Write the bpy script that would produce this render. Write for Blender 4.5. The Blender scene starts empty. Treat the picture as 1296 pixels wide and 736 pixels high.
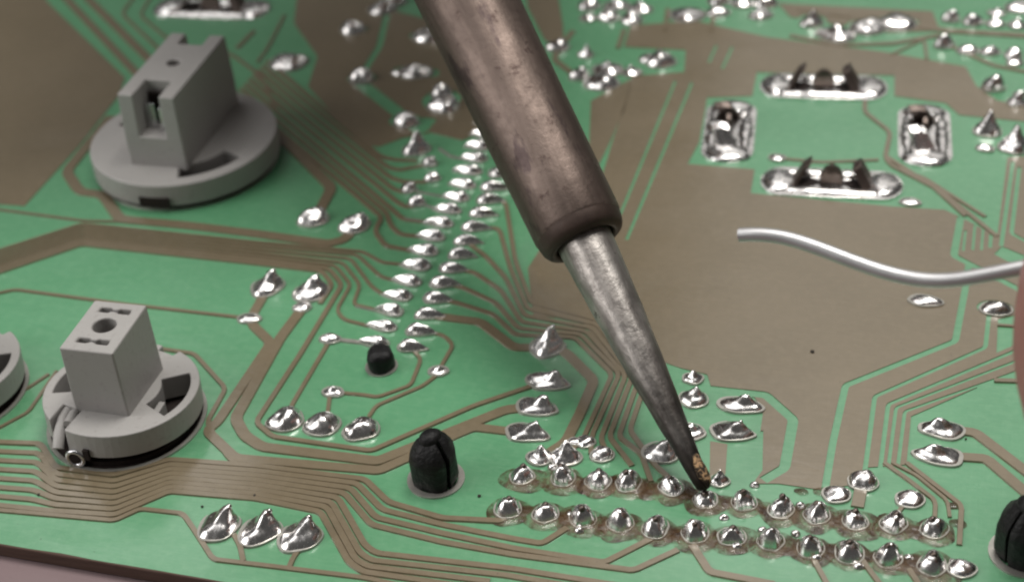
import bpy, bmesh, math, random
from mathutils import Vector, Matrix, Euler, noise
from mathutils.geometry import delaunay_2d_cdt
random.seed(7)
PI = math.pi
sc = bpy.context.scene
COL = sc.collection
# One Blender unit is one centimetre; board top is z = 0, x runs along the pin header, y away from the viewer.
sc.unit_settings.scale_length = 0.01
sc.unit_settings.length_unit = 'CENTIMETERS'

# ------------------------------------------------------------------ camera
RC = ((0.9583072322558993, -0.10918008695601171, 0.2640586245861242),
      (0.2772960996982756, 0.5783395597132679, -0.7672224102323832),
      (-0.06895013921785768, 0.8084572111639188, 0.5845021950505378))
CAM = Vector((2.8271, -7.7305, 7.7394))
FPX, PCX, PCY = 2100.0, 648.0, 368.0
rot = Matrix(RC)
cd = bpy.data.cameras.new('camera')
cam = bpy.data.objects.new('camera', cd)
COL.objects.link(cam)
cam.matrix_world = Matrix.Translation(CAM) @ rot.to_4x4()
cd.sensor_width = 36.0
cd.lens = 36.0 * FPX / 1296.0
cd.clip_start = 0.1
cd.clip_end = 500
cd.dof.use_dof = True
cd.dof.focus_distance = 11.2
cd.dof.aperture_fstop = 0.44
sc.camera = cam

# ------------------------------------------------------------------ world and lamps
w = bpy.data.worlds.new('World')
sc.world = w
w.use_nodes = True
w.node_tree.nodes['Background'].inputs[0].default_value = (0.62, 0.60, 0.58, 1)
w.node_tree.nodes['Background'].inputs[1].default_value = 0.11

def area(name, loc, aim, sx, sy, radiance, colour, spread=180):
    l = bpy.data.lights.new(name, 'AREA')
    l.shape = 'RECTANGLE'
    l.size, l.size_y = sx, sy
    l.energy = radiance * PI * sx * sy
    l.color = colour
    l.spread = math.radians(spread)
    o = bpy.data.objects.new(name, l)
    COL.objects.link(o)
    o.location = loc
    o.rotation_euler = (Vector(aim) - Vector(loc)).to_track_quat('-Z', 'Y').to_euler()
    return o
area('ceiling_lamp', (4, 9, 34), (0, 1, 0), 13, 13, 17.0, (1.0, 0.97, 0.92))
area('overhead_fill', (-13, 2, 34), (-4, 1, 0), 22, 20, 2.3, (1.0, 0.98, 0.96))  # added overhead panel that whitens the solder faces, no window known there
area('ceiling_panel', (-15, 30, 33), (-15, 30, 0), 32, 13, 1.6, (1.0, 0.98, 0.95))
area('window_lamp', (5, 46, 30), (2, 4, 0), 26, 20, 0.75, (1.0, 0.97, 0.92))
area('side_window', (-30, -15, 19), (2, -1, 0), 26, 22, 0.95, (1.0, 0.975, 0.95), 80)

sc.view_settings.view_transform = 'Standard'
sc.view_settings.look = 'None'
sc.view_settings.gamma = 1
sc.view_settings.exposure = 0.0
sc.cycles.use_denoising = True
sc.cycles.filter_width = 2.1
sc.cycles.max_bounces = 8
sc.cycles.sample_clamp_indirect = 6

# ------------------------------------------------------------------ helpers
def ray(u, v):
    return rot @ Vector(((u - PCX) / FPX, -(v - PCY) / FPX, -1))
def at(u, v, z=0.0):                       # photograph position -> point on the board plane (or a plane z above it)
    d = ray(u, v)
    return CAM + d * ((z - CAM.z) / d.z)
def deep(u, v, depth):                     # point at a distance in front of the camera
    return CAM + ray(u, v) * depth

def link(name, me, mat=None, parent=None):
    o = bpy.data.objects.new(name, me)
    COL.objects.link(o)
    if mat:
        me.materials.clear()
        me.materials.append(mat)
    if parent:
        o.parent = parent
    return o
def thing(name, label, cat, loc=(0, 0, 0), rz=0, group=None, kind=None):
    o = bpy.data.objects.new(name, None)
    COL.objects.link(o)
    o.empty_display_size = 0.2
    o.location = loc
    o.rotation_euler = (0, 0, rz)
    tag(o, label, cat, group, kind)
    return o
def tag(o, label, cat, group=None, kind=None):
    o['label'] = label
    o['category'] = cat
    if group: o['group'] = group
    if kind: o['kind'] = kind
    return o
def mesh_from(verts, faces, smooth=False):
    me = bpy.data.meshes.new('mesh')
    me.from_pydata([tuple(v) for v in verts], [], faces)
    me.validate()
    if smooth:
        me.shade_smooth()
    return me
def bm_mesh(bm, smooth=False):
    me = bpy.data.meshes.new('mesh')
    bmesh.ops.recalc_face_normals(bm, faces=bm.faces)
    bm.to_mesh(me)
    bm.free()
    if smooth:
        me.shade_smooth()
    return me
def bevel(o, width, seg=2, ang=35):
    m = o.modifiers.new('bevel', 'BEVEL')
    m.width = width
    m.segments = seg
    m.limit_method = 'ANGLE'
    m.angle_limit = math.radians(ang)
    m.harden_normals = False
    return o

# ------------------------------------------------------------------ materials
class NT:
    def __init__(self, name):
        self.m = bpy.data.materials.new(name)
        self.m.use_nodes = True
        self.t = self.m.node_tree
        self.p = self.t.nodes['Principled BSDF']
        self.out = self.t.nodes['Material Output']
        self.tc = None
    def n(self, typ, **kw):
        nd = self.t.nodes.new(typ)
        for k, v in kw.items():
            if isinstance(v, (int, float, tuple)) and k in nd.inputs:
                nd.inputs[k].default_value = v
            else:
                setattr(nd, k, v)
        return nd
    def l(self, a, b): self.t.links.new(a, b)
    def obj(self):
        if not self.tc: self.tc = self.n('ShaderNodeTexCoord')
        return self.tc.outputs['Object']
    def geo(self):
        g = self.n('ShaderNodeNewGeometry')
        return g.outputs['Position']
    def noise(self, scale, detail=4, rough=0.55, vec=None, dist=0.0):
        nd = self.n('ShaderNodeTexNoise')
        nd.inputs['Scale'].default_value = scale
        nd.inputs['Detail'].default_value = detail
        nd.inputs['Roughness'].default_value = rough
        nd.inputs['Distortion'].default_value = dist
        self.l(vec if vec is not None else self.obj(), nd.inputs['Vector'])
        return nd.outputs['Fac']
    def mapv(self, vec, scale=(1, 1, 1), rotz=0.0):
        nd = self.n('ShaderNodeMapping')
        nd.inputs['Scale'].default_value = scale
        nd.inputs['Rotation'].default_value = (0, 0, rotz)
        self.l(vec, nd.inputs['Vector'])
        return nd.outputs['Vector']
    def ramp(self, fac, stops):
        nd = self.n('ShaderNodeValToRGB')
        e = nd.color_ramp.elements
        while len(e) < len(stops): e.new(0.5)
        for k, (p, c) in enumerate(stops):
            e[k].position = p
            e[k].color = (c, c, c, 1) if isinstance(c, (int, float)) else (*c, 1)
        self.l(fac, nd.inputs['Fac'])
        return nd.outputs['Color']
    def mix(self, fac, a, b, mode='MIX'):
        nd = self.n('ShaderNodeMix', data_type='RGBA', blend_type=mode)
        for s, val in (('Factor', fac), ('A', a), ('B', b)):
            sock = [i for i in nd.inputs if i.name == s and (i.type == ('VALUE' if s == 'Factor' else 'RGBA'))][0]
            if hasattr(val, 'links'): self.l(val, sock)
            elif isinstance(val, tuple): sock.default_value = (*val, 1)
            else: sock.default_value = val
        return [o for o in nd.outputs if o.type == 'RGBA'][0]
    def bump(self, h, strength, dist, normal=None):
        nd = self.n('ShaderNodeBump')
        nd.inputs['Strength'].default_value = strength
        nd.inputs['Distance'].default_value = dist
        self.l(h, nd.inputs['Height'])
        if normal: self.l(normal, nd.inputs['Normal'])
        return nd.outputs['Normal']
    def set(self, **kw):
        names = dict(col='Base Color', rough='Roughness', metal='Metallic', coat='Coat Weight', coat_rough='Coat Roughness',
                     normal='Normal', coat_normal='Coat Normal', spec='Specular IOR Level', sss='Subsurface Weight', alpha='Alpha', ior='IOR',
                     trans='Transmission Weight')
        for k, v in kw.items():
            s = self.p.inputs[names[k]]
            if hasattr(v, 'links'): self.l(v, s)
            elif isinstance(v, tuple): s.default_value = (*v, 1) if len(v) == 3 else v
            else: s.default_value = v
        return self

def board_material(name, base, dark, light, metal=0.0, rough=0.42):
    a = NT(name)
    pos = a.geo()
    big = a.noise(0.9, 5, 0.6, pos)
    fine = a.noise(14, 3, 0.6, pos)
    weave = a.noise(1.0, 2, 0.5, a.mapv(pos, (6, 46, 6)))
    weave2 = a.noise(1.0, 2, 0.5, a.mapv(pos, (46, 6, 6)))
    c = a.mix(a.ramp(big, [(0.35, 0.0), (0.7, 1.0)]), dark, base)
    c = a.mix(a.ramp(fine, [(0.45, 0.0), (0.85, 0.5)]), c, light)
    c = a.mix(a.ramp(weave, [(0.4, 0.0), (0.75, 0.22)]), c, light)
    speck = a.noise(38, 2, 0.5, pos)
    c = a.mix(a.ramp(speck, [(0.735, 0.0), (0.77, 0.55)]), c, (0.03, 0.035, 0.02))
    smear = a.noise(1.3, 6, 0.65, a.mapv(pos, (0.7, 1.6, 1), 0.6), 0.8)
    h = a.mix(0.5, weave, weave2)
    nrm = a.bump(h, 0.38, 0.010)
    a.set(col=c, rough=rough, metal=metal, normal=nrm, coat=0.85, coat_rough=a.ramp(smear, [(0.3, 0.09), (0.75, 0.30)]))
    a.set(coat_normal=a.bump(smear, 0.16, 0.03))
    a.p.inputs['Coat IOR'].default_value = 1.65
    return a.m
M = {}
M['mask'] = board_material('green_solder_mask', (0.102, 0.318, 0.160), (0.084, 0.280, 0.135), (0.165, 0.375, 0.21))
M['copper'] = board_material('masked_copper', (0.190, 0.150, 0.092), (0.158, 0.125, 0.074), (0.225, 0.180, 0.115), 0.1, 0.42)

a = NT('laminate_edge')
nz = a.noise(3.0, 6, 0.7, a.mapv(a.geo(), (1, 1, 14)))
a.set(col=a.mix(nz, (0.045, 0.024, 0.018), (0.13, 0.075, 0.055)), rough=0.8, normal=a.bump(nz, 0.5, 0.02))
M['edge'] = a.m

a = NT('solder')
n1 = a.noise(9, 3, 0.5)
n2 = a.noise(30, 3, 0.6)
a.set(col=a.mix(a.ramp(n1, [(0.35, 0.0), (0.7, 1.0)]), (0.72, 0.70, 0.69), (0.93, 0.92, 0.91)), metal=1.0,
      rough=a.ramp(n2, [(0.3, 0.15), (0.75, 0.34)]), normal=a.bump(n1, 0.12, 0.02))
M['solder'] = a.m

a = NT('tinned_pad')
n1 = a.noise(14, 3, 0.6)
a.set(col=a.mix(n1, (0.30, 0.30, 0.27), (0.50, 0.48, 0.44)), metal=0.6, rough=0.38, normal=a.bump(n1, 0.2, 0.01))
M['pad'] = a.m

a = NT('pin_metal')
n1 = a.noise(20, 3, 0.6)
a.set(col=a.mix(n1, (0.55, 0.54, 0.53), (0.85, 0.84, 0.83)), metal=1.0, rough=0.2, normal=a.bump(n1, 0.3, 0.01))
M['pin'] = a.m

a = NT('tab_steel')
n1 = a.noise(10, 4, 0.6)
a.set(col=a.mix(n1, (0.060, 0.046, 0.040), (0.22, 0.18, 0.16)), metal=0.9, rough=0.40, normal=a.bump(n1, 0.25, 0.02))
M['tab'] = a.m

a = NT('recess_shade')  # near-black colour standing in for shade inside slots, holes and pockets
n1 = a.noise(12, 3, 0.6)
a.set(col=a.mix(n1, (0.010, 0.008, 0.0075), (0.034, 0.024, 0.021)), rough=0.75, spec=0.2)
M['slot_shade'] = a.m

a = NT('flux_residue')
n1 = a.noise(9, 5, 0.7, a.geo(), 0.6)
n2 = a.noise(26, 3, 0.6, a.geo())
a.set(col=a.mix(a.ramp(n1, [(0.35, 0.0), (0.68, 1.0)]), (0.030, 0.014, 0.006), (0.20, 0.115, 0.05)), rough=0.28, coat=0.2,
      alpha=a.ramp(n1, [(0.36, 0.86), (0.62, 0.10)]), normal=a.bump(n2, 0.45, 0.02))
M['flux'] = a.m

a = NT('clear_flux')
n1 = a.noise(16, 3, 0.6, a.geo())
a.set(col=a.mix(n1, (0.24, 0.16, 0.09), (0.50, 0.40, 0.29)), rough=0.14, coat=0.4,
      alpha=a.ramp(n1, [(0.3, 0.30), (0.7, 0.06)]), normal=a.bump(n1, 0.5, 0.02))
M['clear'] = a.m

a = NT('grey_plastic')
n1 = a.noise(22, 4, 0.6)
n2 = a.noise(2.4, 3, 0.5)
c = a.mix(n2, (0.335, 0.324, 0.312), (0.395, 0.383, 0.370))
c = a.mix(a.ramp(n1, [(0.58, 0.0), (0.74, 0.5)]), c, (0.24, 0.222, 0.208))
a.set(col=c, rough=a.ramp(n2, [(0.3, 0.38), (0.7, 0.56)]), spec=0.45, normal=a.bump(n1, 0.16, 0.014))
M['grey'] = a.m

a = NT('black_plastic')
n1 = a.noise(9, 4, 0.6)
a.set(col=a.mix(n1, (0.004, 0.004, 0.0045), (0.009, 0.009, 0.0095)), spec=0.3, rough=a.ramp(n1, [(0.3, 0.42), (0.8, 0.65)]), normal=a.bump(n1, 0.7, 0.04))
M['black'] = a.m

a = NT('contact_metal')
a.set(col=(0.62, 0.62, 0.64), metal=1.0, rough=0.24)
M['contact'] = a.m

a = NT('oxidised_barrel')
v = a.obj()
n1 = a.noise(1.6, 6, 0.66, a.mapv(v, (2.2, 2.2, 0.35)), 0.5)
n2 = a.noise(10, 5, 0.7, v)
n3 = a.noise(3.5, 4, 0.6, a.mapv(v, (2.2, 2.2, 0.7)))
c = a.mix(a.ramp(n1, [(0.3, 0.0), (0.72, 1.0)]), (0.085, 0.064, 0.055), (0.215, 0.165, 0.142))
c = a.mix(a.ramp(n2, [(0.60, 0.0), (0.70, 0.75)]), c, (0.07, 0.045, 0.04))
c = a.mix(a.ramp(n3, [(0.60, 0.0), (0.68, 0.7)]), c, (0.055, 0.038, 0.04))
a.set(col=c, metal=0.85, rough=a.ramp(n2, [(0.3, 0.42), (0.8, 0.62)]), normal=a.bump(n2, 0.22, 0.02))
M['barrel'] = a.m

a = NT('burnt_lip')
n1 = a.noise(6, 5, 0.65)
a.set(col=a.mix(n1, (0.030, 0.020, 0.017), (0.105, 0.072, 0.058)), metal=0.5, rough=0.55, normal=a.bump(n1, 0.3, 0.02))
M['lip'] = a.m

a = NT('iron_tip')          # plated cone, pitted at the shank and burnt black towards the point
v = a.obj()
sep = a.n('ShaderNodeSeparateXYZ')
a.l(v, sep.inputs[0])
n1 = a.noise(9, 5, 0.7, v)
n2 = a.noise(2.6, 6, 0.7, a.mapv(v, (3.4, 3.4, 0.7)))
mx = a.n('ShaderNodeMath', operation='MULTIPLY_ADD')
a.l(n2, mx.inputs[0]); mx.inputs[1].default_value = 0.9; a.l(sep.outputs['Z'], mx.inputs[2])
burn = a.ramp(mx.outputs[0], [(0.0, 0.0), (0.92, 0.0), (1.0, 1.0)])
mr = a.n('ShaderNodeMapRange')
a.l(mx.outputs[0], mr.inputs['Value'])
mr.inputs['From Min'].default_value = 0.75; mr.inputs['From Max'].default_value = 1.75
steel = a.mix(a.ramp(n2, [(0.3, 0.0), (0.7, 1.0)]), (0.20, 0.180, 0.168), (0.52, 0.49, 0.46))
steel = a.mix(a.ramp(n1, [(0.645, 0.0), (0.70, 0.9)]), steel, (0.045, 0.038, 0.034))
c = a.mix(mr.outputs[0], (0.022, 0.017, 0.014), steel)
a.set(col=c, metal=0.85, rough=a.ramp(n1, [(0.3, 0.34), (0.8, 0.6)]), normal=a.bump(n1, 0.35, 0.02))
M['tip'] = a.m

a = NT('burnt_flux_crust')
n1 = a.noise(24, 5, 0.7, None, 1.0)
a.set(col=a.mix(a.ramp(n1, [(0.46, 0.0), (0.60, 1.0)]), (0.016, 0.010, 0.007), (0.46, 0.29, 0.15)), metal=0.5, rough=0.35, normal=a.bump(n1, 0.6, 0.03))
M['crust'] = a.m

a = NT('solder_wire')
n1 = a.noise(10, 3, 0.5)
a.set(col=a.mix(n1, (0.46, 0.46, 0.465), (0.60, 0.60, 0.605)), metal=0.85, rough=0.40, normal=a.bump(n1, 0.1, 0.01))
M['wire'] = a.m

a = NT('skin')
n1 = a.noise(2.2, 5, 0.6)
n2 = a.noise(16, 4, 0.6)
a.set(col=a.mix(n1, (0.27, 0.115, 0.105), (0.40, 0.20, 0.17)), rough=0.48, sss=0.15, normal=a.bump(n2, 0.25, 0.02))
a.p.inputs['Subsurface Radius'].default_value = (0.15, 0.06, 0.04)
M['skin'] = a.m
a = NT('nail')
a.set(col=(0.62, 0.38, 0.34), rough=0.3)
M['nail'] = a.m

a = NT('bench_top')
n1 = a.noise(0.6, 6, 0.6, a.geo())
n2 = a.noise(10, 4, 0.7, a.geo())
c = a.mix(n1, (0.17, 0.118, 0.122), (0.23, 0.168, 0.172))
c = a.mix(a.ramp(n2, [(0.62, 0.0), (0.75, 0.5)]), c, (0.10, 0.065, 0.065))
a.set(col=c, rough=0.6, normal=a.bump(n2, 0.2, 0.02))
M['bench'] = a.m
a = NT('dust')
a.set(col=(0.03, 0.025, 0.02), rough=0.9)
M['dust'] = a.m

# ------------------------------------------------------------------ 2-D shapes: constrained triangulation gives plates with holes
def clean(poly):
    out = []
    for p in poly:
        p = Vector((p[0], p[1]))
        if not out or (p - out[-1]).length > 1e-5:
            out.append(p)
    if (out[0] - out[-1]).length < 1e-5: out.pop()
    ar = sum(out[i].x * out[(i + 1) % len(out)].y - out[(i + 1) % len(out)].x * out[i].y for i in range(len(out)))
    if ar < 0: out.reverse()
    return out
def plates(outers, holes, z0, z1, taper=0.0):
    """bmesh of the outers minus the holes, extruded from z0 to z1"""
    vs, fs = [], []
    for poly in list(outers) + list(holes):
        c = clean(poly)
        fs.append(list(range(len(vs), len(vs) + len(c))))
        vs += c
    no = len(outers)
    v2, _, f2, _, _, of = delaunay_2d_cdt(vs, [], fs, 1, 1e-5)
    bm = bmesh.new()
    bv = [bm.verts.new((p.x, p.y, z1)) for p in v2]
    for f, src in zip(f2, of):
        if any(s < no for s in src) and not any(s >= no for s in src):
            try: bm.faces.new([bv[i] for i in f])
            except ValueError: pass
    bmesh.ops.delete(bm, geom=[v for v in bm.verts if not v.link_faces], context='VERTS')
    bmesh.ops.dissolve_limit(bm, angle_limit=0.01, verts=bm.verts, edges=bm.edges)
    for f in bm.faces:
        if f.normal.z < 0: f.normal_flip()
    border = [e for e in bm.edges if len(e.link_faces) == 1]
    r = bmesh.ops.extrude_edge_only(bm, edges=border)
    for v in r['geom']:
        if isinstance(v, bmesh.types.BMVert):
            v.co.z = z0
    if taper:
        cx = sum(v.co.x for v in bm.verts) / len(bm.verts); cy = sum(v.co.y for v in bm.verts) / len(bm.verts)
        for v in bm.verts:
            if v.co.z > (z0 + z1) / 2:
                v.co.x = cx + (v.co.x - cx) * (1 - taper); v.co.y = cy + (v.co.y - cy) * (1 - taper)
    return bm
def islands(bm):
    bm.verts.ensure_lookup_table()
    seen, out = set(), []
    for f in bm.faces:
        if f in seen: continue
        st, isl = [f], []
        seen.add(f)
        while st:
            g = st.pop(); isl.append(g)
            for e in g.edges:
                for h in e.link_faces:
                    if h not in seen: seen.add(h); st.append(h)
        out.append(isl)
    return out
def split_islands(bm):
    res = []
    for isl in islands(bm):
        b2 = bmesh.new(); mp = {}
        for f in isl:
            vv = []
            for v in f.verts:
                if v not in mp: mp[v] = b2.verts.new(v.co)
                vv.append(mp[v])
            b2.faces.new(vv)
        b2.normal_update()
        res.append(b2)
    bm.free()
    return res
def ribbon_poly(pts, width, closed_caps=True):
    """outline of a polyline of board points"""
    p = [Vector((q[0], q[1])) for q in pts]
    n = len(p); L, R = [], []
    for i in range(n):
        d0 = (p[i] - p[i - 1]).normalized() if i else (p[1] - p[0]).normalized()
        d1 = (p[i + 1] - p[i]).normalized() if i < n - 1 else d0
        t = (d0 + d1)
        t = t.normalized() if t.length > 1e-6 else d1
        nn = Vector((-t.y, t.x))
        k = 1 / max(0.5, nn.dot(Vector((-d1.y, d1.x))))
        L.append(p[i] + nn * width / 2 * k); R.append(p[i] - nn * width / 2 * k)
    return L + R[::-1]
def smooth_px(pl, r=5):
    """chamfer the corners of a photo polyline a little"""
    out = [Vector(pl[0])]
    for i in range(1, len(pl) - 1):
        a0, b0, c0 = Vector(pl[i - 1]), Vector(pl[i]), Vector(pl[i + 1])
        k1 = min(r, (a0 - b0).length * 0.3); k2 = min(r, (c0 - b0).length * 0.3)
        p1 = b0 + (a0 - b0).normalized() * k1; p2 = b0 + (c0 - b0).normalized() * k2
        out += [p1, (p1 + p2 + b0 * 1.0) / 3, p2]
    out.append(Vector(pl[-1]))
    return out
def circle(c, r, n=28, ry=None, a0=0.0):
    ry = r if ry is None else ry
    return [(c[0] + r * math.cos(a0 + 2 * PI * i / n), c[1] + ry * math.sin(a0 + 2 * PI * i / n)) for i in range(n)]
def rect(x0, y0, x1, y1): return [(x0, y0), (x1, y0), (x1, y1), (x0, y1)]

# ------------------------------------------------------------------ the setting: the bench the board lies on
BZ = -0.116
me = mesh_from([(-40, -30, BZ), (40, -30, BZ), (40, 50, BZ), (-40, 50, BZ), (-40, -30, BZ - 2), (40, -30, BZ - 2), (40, 50, BZ - 2), (-40, 50, BZ - 2)],
               [(0, 1, 2, 3), (7, 6, 5, 4), (0, 4, 5, 1), (1, 5, 6, 2), (2, 6, 7, 3), (3, 7, 4, 0)])
o = link('workbench', me, M['bench'])
o['kind'] = 'structure'
tag(o, 'dull pinkish grey bench top under the circuit board', 'bench')

# ------------------------------------------------------------------ the circuit board
board = thing('circuit_board', 'green printed circuit board, solder side up, with brown masked copper tracks', 'circuit board')
BX0, BX1, BY0, BY1, BT = -11.5, 7.5, -1.045, 11.5, 0.113
bm = bmesh.new()
bmesh.ops.create_cube(bm, size=1)
for v in bm.verts:
    v.co = Vector((BX0 if v.co.x < 0 else BX1, BY0 if v.co.y < 0 else BY1, -BT if v.co.z < 0 else -0.0005))
lam = link('laminate', bm_mesh(bm), M['edge'], board)
bevel(lam, 0.012)
# slightly uneven front edge of the mask sheet
vs = [(BX1, BY1, 0), (BX0, BY1, 0)]
n = 160
for i in range(n + 1):
    x = BX0 + (BX1 - BX0) * i / n
    vs.append((x, BY0 + 0.012 + 0.012 * noise.noise(Vector((x * 3, 0, 0))) + 0.006 * noise.noise(Vector((x * 17, 5, 0))), 0))
link('solder_mask', mesh_from(vs, [tuple(range(len(vs)))]), M['mask'], board)

zc = [0]
def trace(pl, width, name='copper_trace', mat='copper', smooth=True, t=0.012):
    zc[0] += 1
    z = t + (zc[0] % 23) * 0.00018
    pts = smooth_px(pl) if smooth and len(pl) > 2 else pl
    poly = ribbon_poly([at(q[0], q[1]) for q in pts], width)
    k = len(poly)
    inset = ribbon_poly([at(q[0], q[1]) for q in pts], max(width - 0.008, width * 0.5))
    verts = [(p.x, p.y, 0.0004) for p in poly] + [(p.x, p.y, z) for p in inset]
    m = len(pts)
    faces = [(k + i, k + 2 * m - 1 - i, k + 2 * m - 2 - i, k + i + 1) for i in range(m - 1)]
    faces += [(i, (i + 1) % k, k + (i + 1) % k, k + i) for i in range(k)]
    bm = bmesh.new()
    bv = [bm.verts.new(v) for v in verts]
    for f in faces:
        bm.faces.new([bv[i] for i in f])
    return link(name, bm_mesh(bm), M[mat], board)
def lerp2(a0, b0, t): return (a0[0] + (b0[0] - a0[0]) * t, a0[1] + (b0[1] - a0[1]) * t)

def copper_area(outers, gaps, name='copper_plane', t=0.006, minarea=0.004):
    bm = plates([[at(*q) for q in poly] for poly in outers], gaps, 0.0004, t)
    for b2 in split_islands(bm):
        ar = sum(f.calc_area() for f in b2.faces if abs(f.normal.z) > 0.5)
        if ar < minarea:
            b2.free(); continue
        link(name, bm_mesh(b2), M['copper'], board)
def gap(pl, width): return ribbon_poly([at(*q) for q in smooth_px(pl, 3)] if len(pl) > 2 else [at(*q) for q in pl], width)
def gpoly(pl): return [at(*q) for q in pl]
def gdisc(u, v, r, ry=None): return circle(at(u, v), r, 20, ry)

# large ground plane, cut by its isolating gaps
plane = [(800, 97), (866, 92), (868, 64), (790, 60), (798, 33), (880, 27), (972, 48), (1122, 67), (1222, 85), (1236, 110), (1262, 128), (1400, 152),
         (1400, 470), (1290, 470), (1255, 482), (1215, 500), (1153, 527), (1147, 588), (1093, 592), (1088, 612), (1040, 620), (985, 612), (905, 612),
         (898, 605), (900, 490), (895, 474), (862, 466), (830, 455), (765, 445), (735, 405), (675, 400), (668, 340), (700, 290), (760, 230), (775, 180), (792, 130)]
isle = [(958, 92), (1132, 96), (1132, 122), (1197, 131), (1214, 146), (1400, 165), (1400, 190), (1275, 200), (1262, 300), (1215, 275), (1195, 266),
        (1130, 262), (950, 245), (955, 215), (870, 208), (885, 180), (895, 124), (952, 122)]
gaps = [gpoly(isle),
        gap([(1216, 275), (1207, 324), (1240, 341), (1300, 372)], 0.06),
        gap([(1222, 292), (1219, 318)], 0.022), gap([(1234, 285), (1231, 317)], 0.022), gap([(1245, 282), (1242, 317)], 0.022), gap([(1256, 275), (1253, 314)], 0.03),
        gap([(1282, 205), (1267, 312)], 0.035), gap([(1290, 212), (1280, 296), (1310, 312)], 0.035),
        gpoly([(1268, 312), (1300, 325), (1312, 352), (1258, 322)]),
        gap([(1226, 335), (1221, 369), (1209, 432), (1070, 488), (1054, 560), (1043, 626)], 0.052),
        gap([(1252, 395), (1247, 440), (1107, 502), (1094, 600)], 0.034),
        gap([(1300, 438), (1124, 512), (1113, 600)], 0.032),
        gap([(1300, 452), (1134, 516), (1123, 600)], 0.026),
        gap([(1300, 466), (1145, 521), (1135, 600)], 0.026),
        gpoly([(1263, 404), (1300, 396), (1300, 430), (1261, 447)]),
        gap([(895, 492), (969, 500), (1004, 531), (993, 592), (966, 608)], 0.075),
        gpoly([(921, 556), (966, 545), (965, 595), (950, 616), (917, 616)]),
        gpoly([(896, 492), (955, 503), (966, 520), (962, 548), (920, 562), (896, 558)]),
        gap([(855, 103), (785, 272)], 0.026), gap([(876, 105), (793, 304)], 0.028),
        gap([(907, 58), (897, 80)], 0.028), gap([(927, 60), (914, 88)], 0.028),
        gdisc(1170, 381, 0.115, 0.09), gdisc(1260, 391, 0.14, 0.11), gdisc(1092, 611, 0.10, 0.09), gdisc(1058, 626, 0.10, 0.08)]
copper_area([plane], gaps)
# plane at the far corner beyond the big lamp holder, and the plane behind the iron
copper_area([[(-260, -160), (-10, -85), (62, 5), (158, 99), (150, 122), (101, 184), (31, 261), (-100, 252), (-300, 235)]], [])
copper_area([[(380, -40), (470, -40), (500, 15), (540, 25), (575, 60), (600, 120), (615, 165), (585, 178), (545, 168), (510, 175), (480, 186), (455, 182), (390, 110), (402, 72), (372, 30)]],
            [gap([(455, 105), (500, 140), (532, 166), (545, 150)], 0.14), gap([(490, 18), (480, 60), (455, 100)], 0.07), gdisc(448, 38, 0.15, 0.11), gdisc(458, 100, 0.15, 0.13),
             gdisc(526, 92, 0.25, 0.13), gdisc(559, 127, 0.19, 0.2), gdisc(514, 154, 0.17, 0.13), gdisc(541, 47, 0.2, 0.12), gdisc(527, 190, 0.2, 0.14)])
copper_area([[(985, 5), (1180, 15), (1190, 40), (1120, 42), (1000, 22)]], [gdisc(1098, 35, 0.22, 0.16), gdisc(1135, 29, 0.22, 0.16), gdisc(1027, 28, 0.16, 0.16), gdisc(1057, 44, 0.2, 0.14)])
copper_area([[(660, -40), (700, -40), (712, 30), (715, 60), (690, 52), (668, 10)]], [gdisc(705, 60, 0.16, 0.12)])
copper_area([[(748, 128), (800, 100), (790, 140), (772, 180), (755, 215), (745, 200)]], [])

# tracks on the near side of the big lamp holder
trace([(140, 148), (84, 218), (101, 243), (130, 247), (152, 278), (240, 286), (330, 297), (415, 309), (436, 304), (449, 288)], 0.105)
trace([(330, 150), (366, 184), (420, 238), (402, 272)], 0.105)
trace([(66, -20), (190, 112)], 0.085)
trace([(92, -20), (205, 92)], 0.09)
trace([(175, -10), (154, 18), (215, 76)], 0.035)
trace([(195, -10), (177, 20), (222, 58)], 0.03)
trace([(262, 55), (300, 74), (330, 97), (350, 140)], 0.035)
trace([(322, 40), (300, 62)], 0.05)
trace([(360, 20), (340, 60), (326, 80)], 0.035)
trace([(-60, 262), (0, 266), (105, 280), (152, 281)], 0.03)
trace([(-60, 383), (20, 367), (155, 385), (312, 403)], 0.036)
trace([(204, 442), (246, 448), (286, 492), (262, 535), (288, 578), (300, 588)], 0.042)
trace([(0, 502), (32, 494), (62, 474)], 0.032)
trace([(-20, 552), (36, 522), (72, 470)], 0.032)
# seven-line bus turning into the pad columns
ends = [[(459, 319), (484, 333), (508, 335)], [(452, 323), (482, 351), (498, 355)], [(444, 328), (471, 364), (486, 374)],
        [(434, 333), (456, 361), (447, 386), (478, 393)], [(425, 337), (444, 361), (426, 393), (435, 405), (466, 413)],
        [(417, 341), (433, 361), (380, 449), (324, 535), (345, 553), (470, 571), (600, 514), (650, 497), (686, 485)], [(408, 344), (421, 361), (405, 385)]]
for k in range(7):
    t = k / 6
    trace([lerp2((-60, 334), (-60, 364), t), lerp2((0, 317), (0, 345), t), lerp2((104, 284), (104, 310), t), lerp2((324, 307), (324, 334), t)] + ends[k], 0.034 if k < 5 else 0.046)
# eight-line diagonal bus from under the big lamp holder
tails = [[(484, 276), (474, 293), (488, 312), (522, 318)], [(490, 270), (494, 285), (506, 297), (534, 300)], [(497, 266), (510, 278), (544, 282)], [(500, 254), (512, 262), (524, 262)],
         [(498, 240), (512, 244)], [(495, 226), (512, 231), (540, 231)], [(490, 212), (505, 216), (536, 210)], [(482, 199), (500, 203), (528, 204)]]
for k in range(8):
    t = k / 7
    trace([lerp2((300, 118), (338, 78), t), lerp2((349, 162), (374, 108), t)] + tails[k], 0.047)
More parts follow.
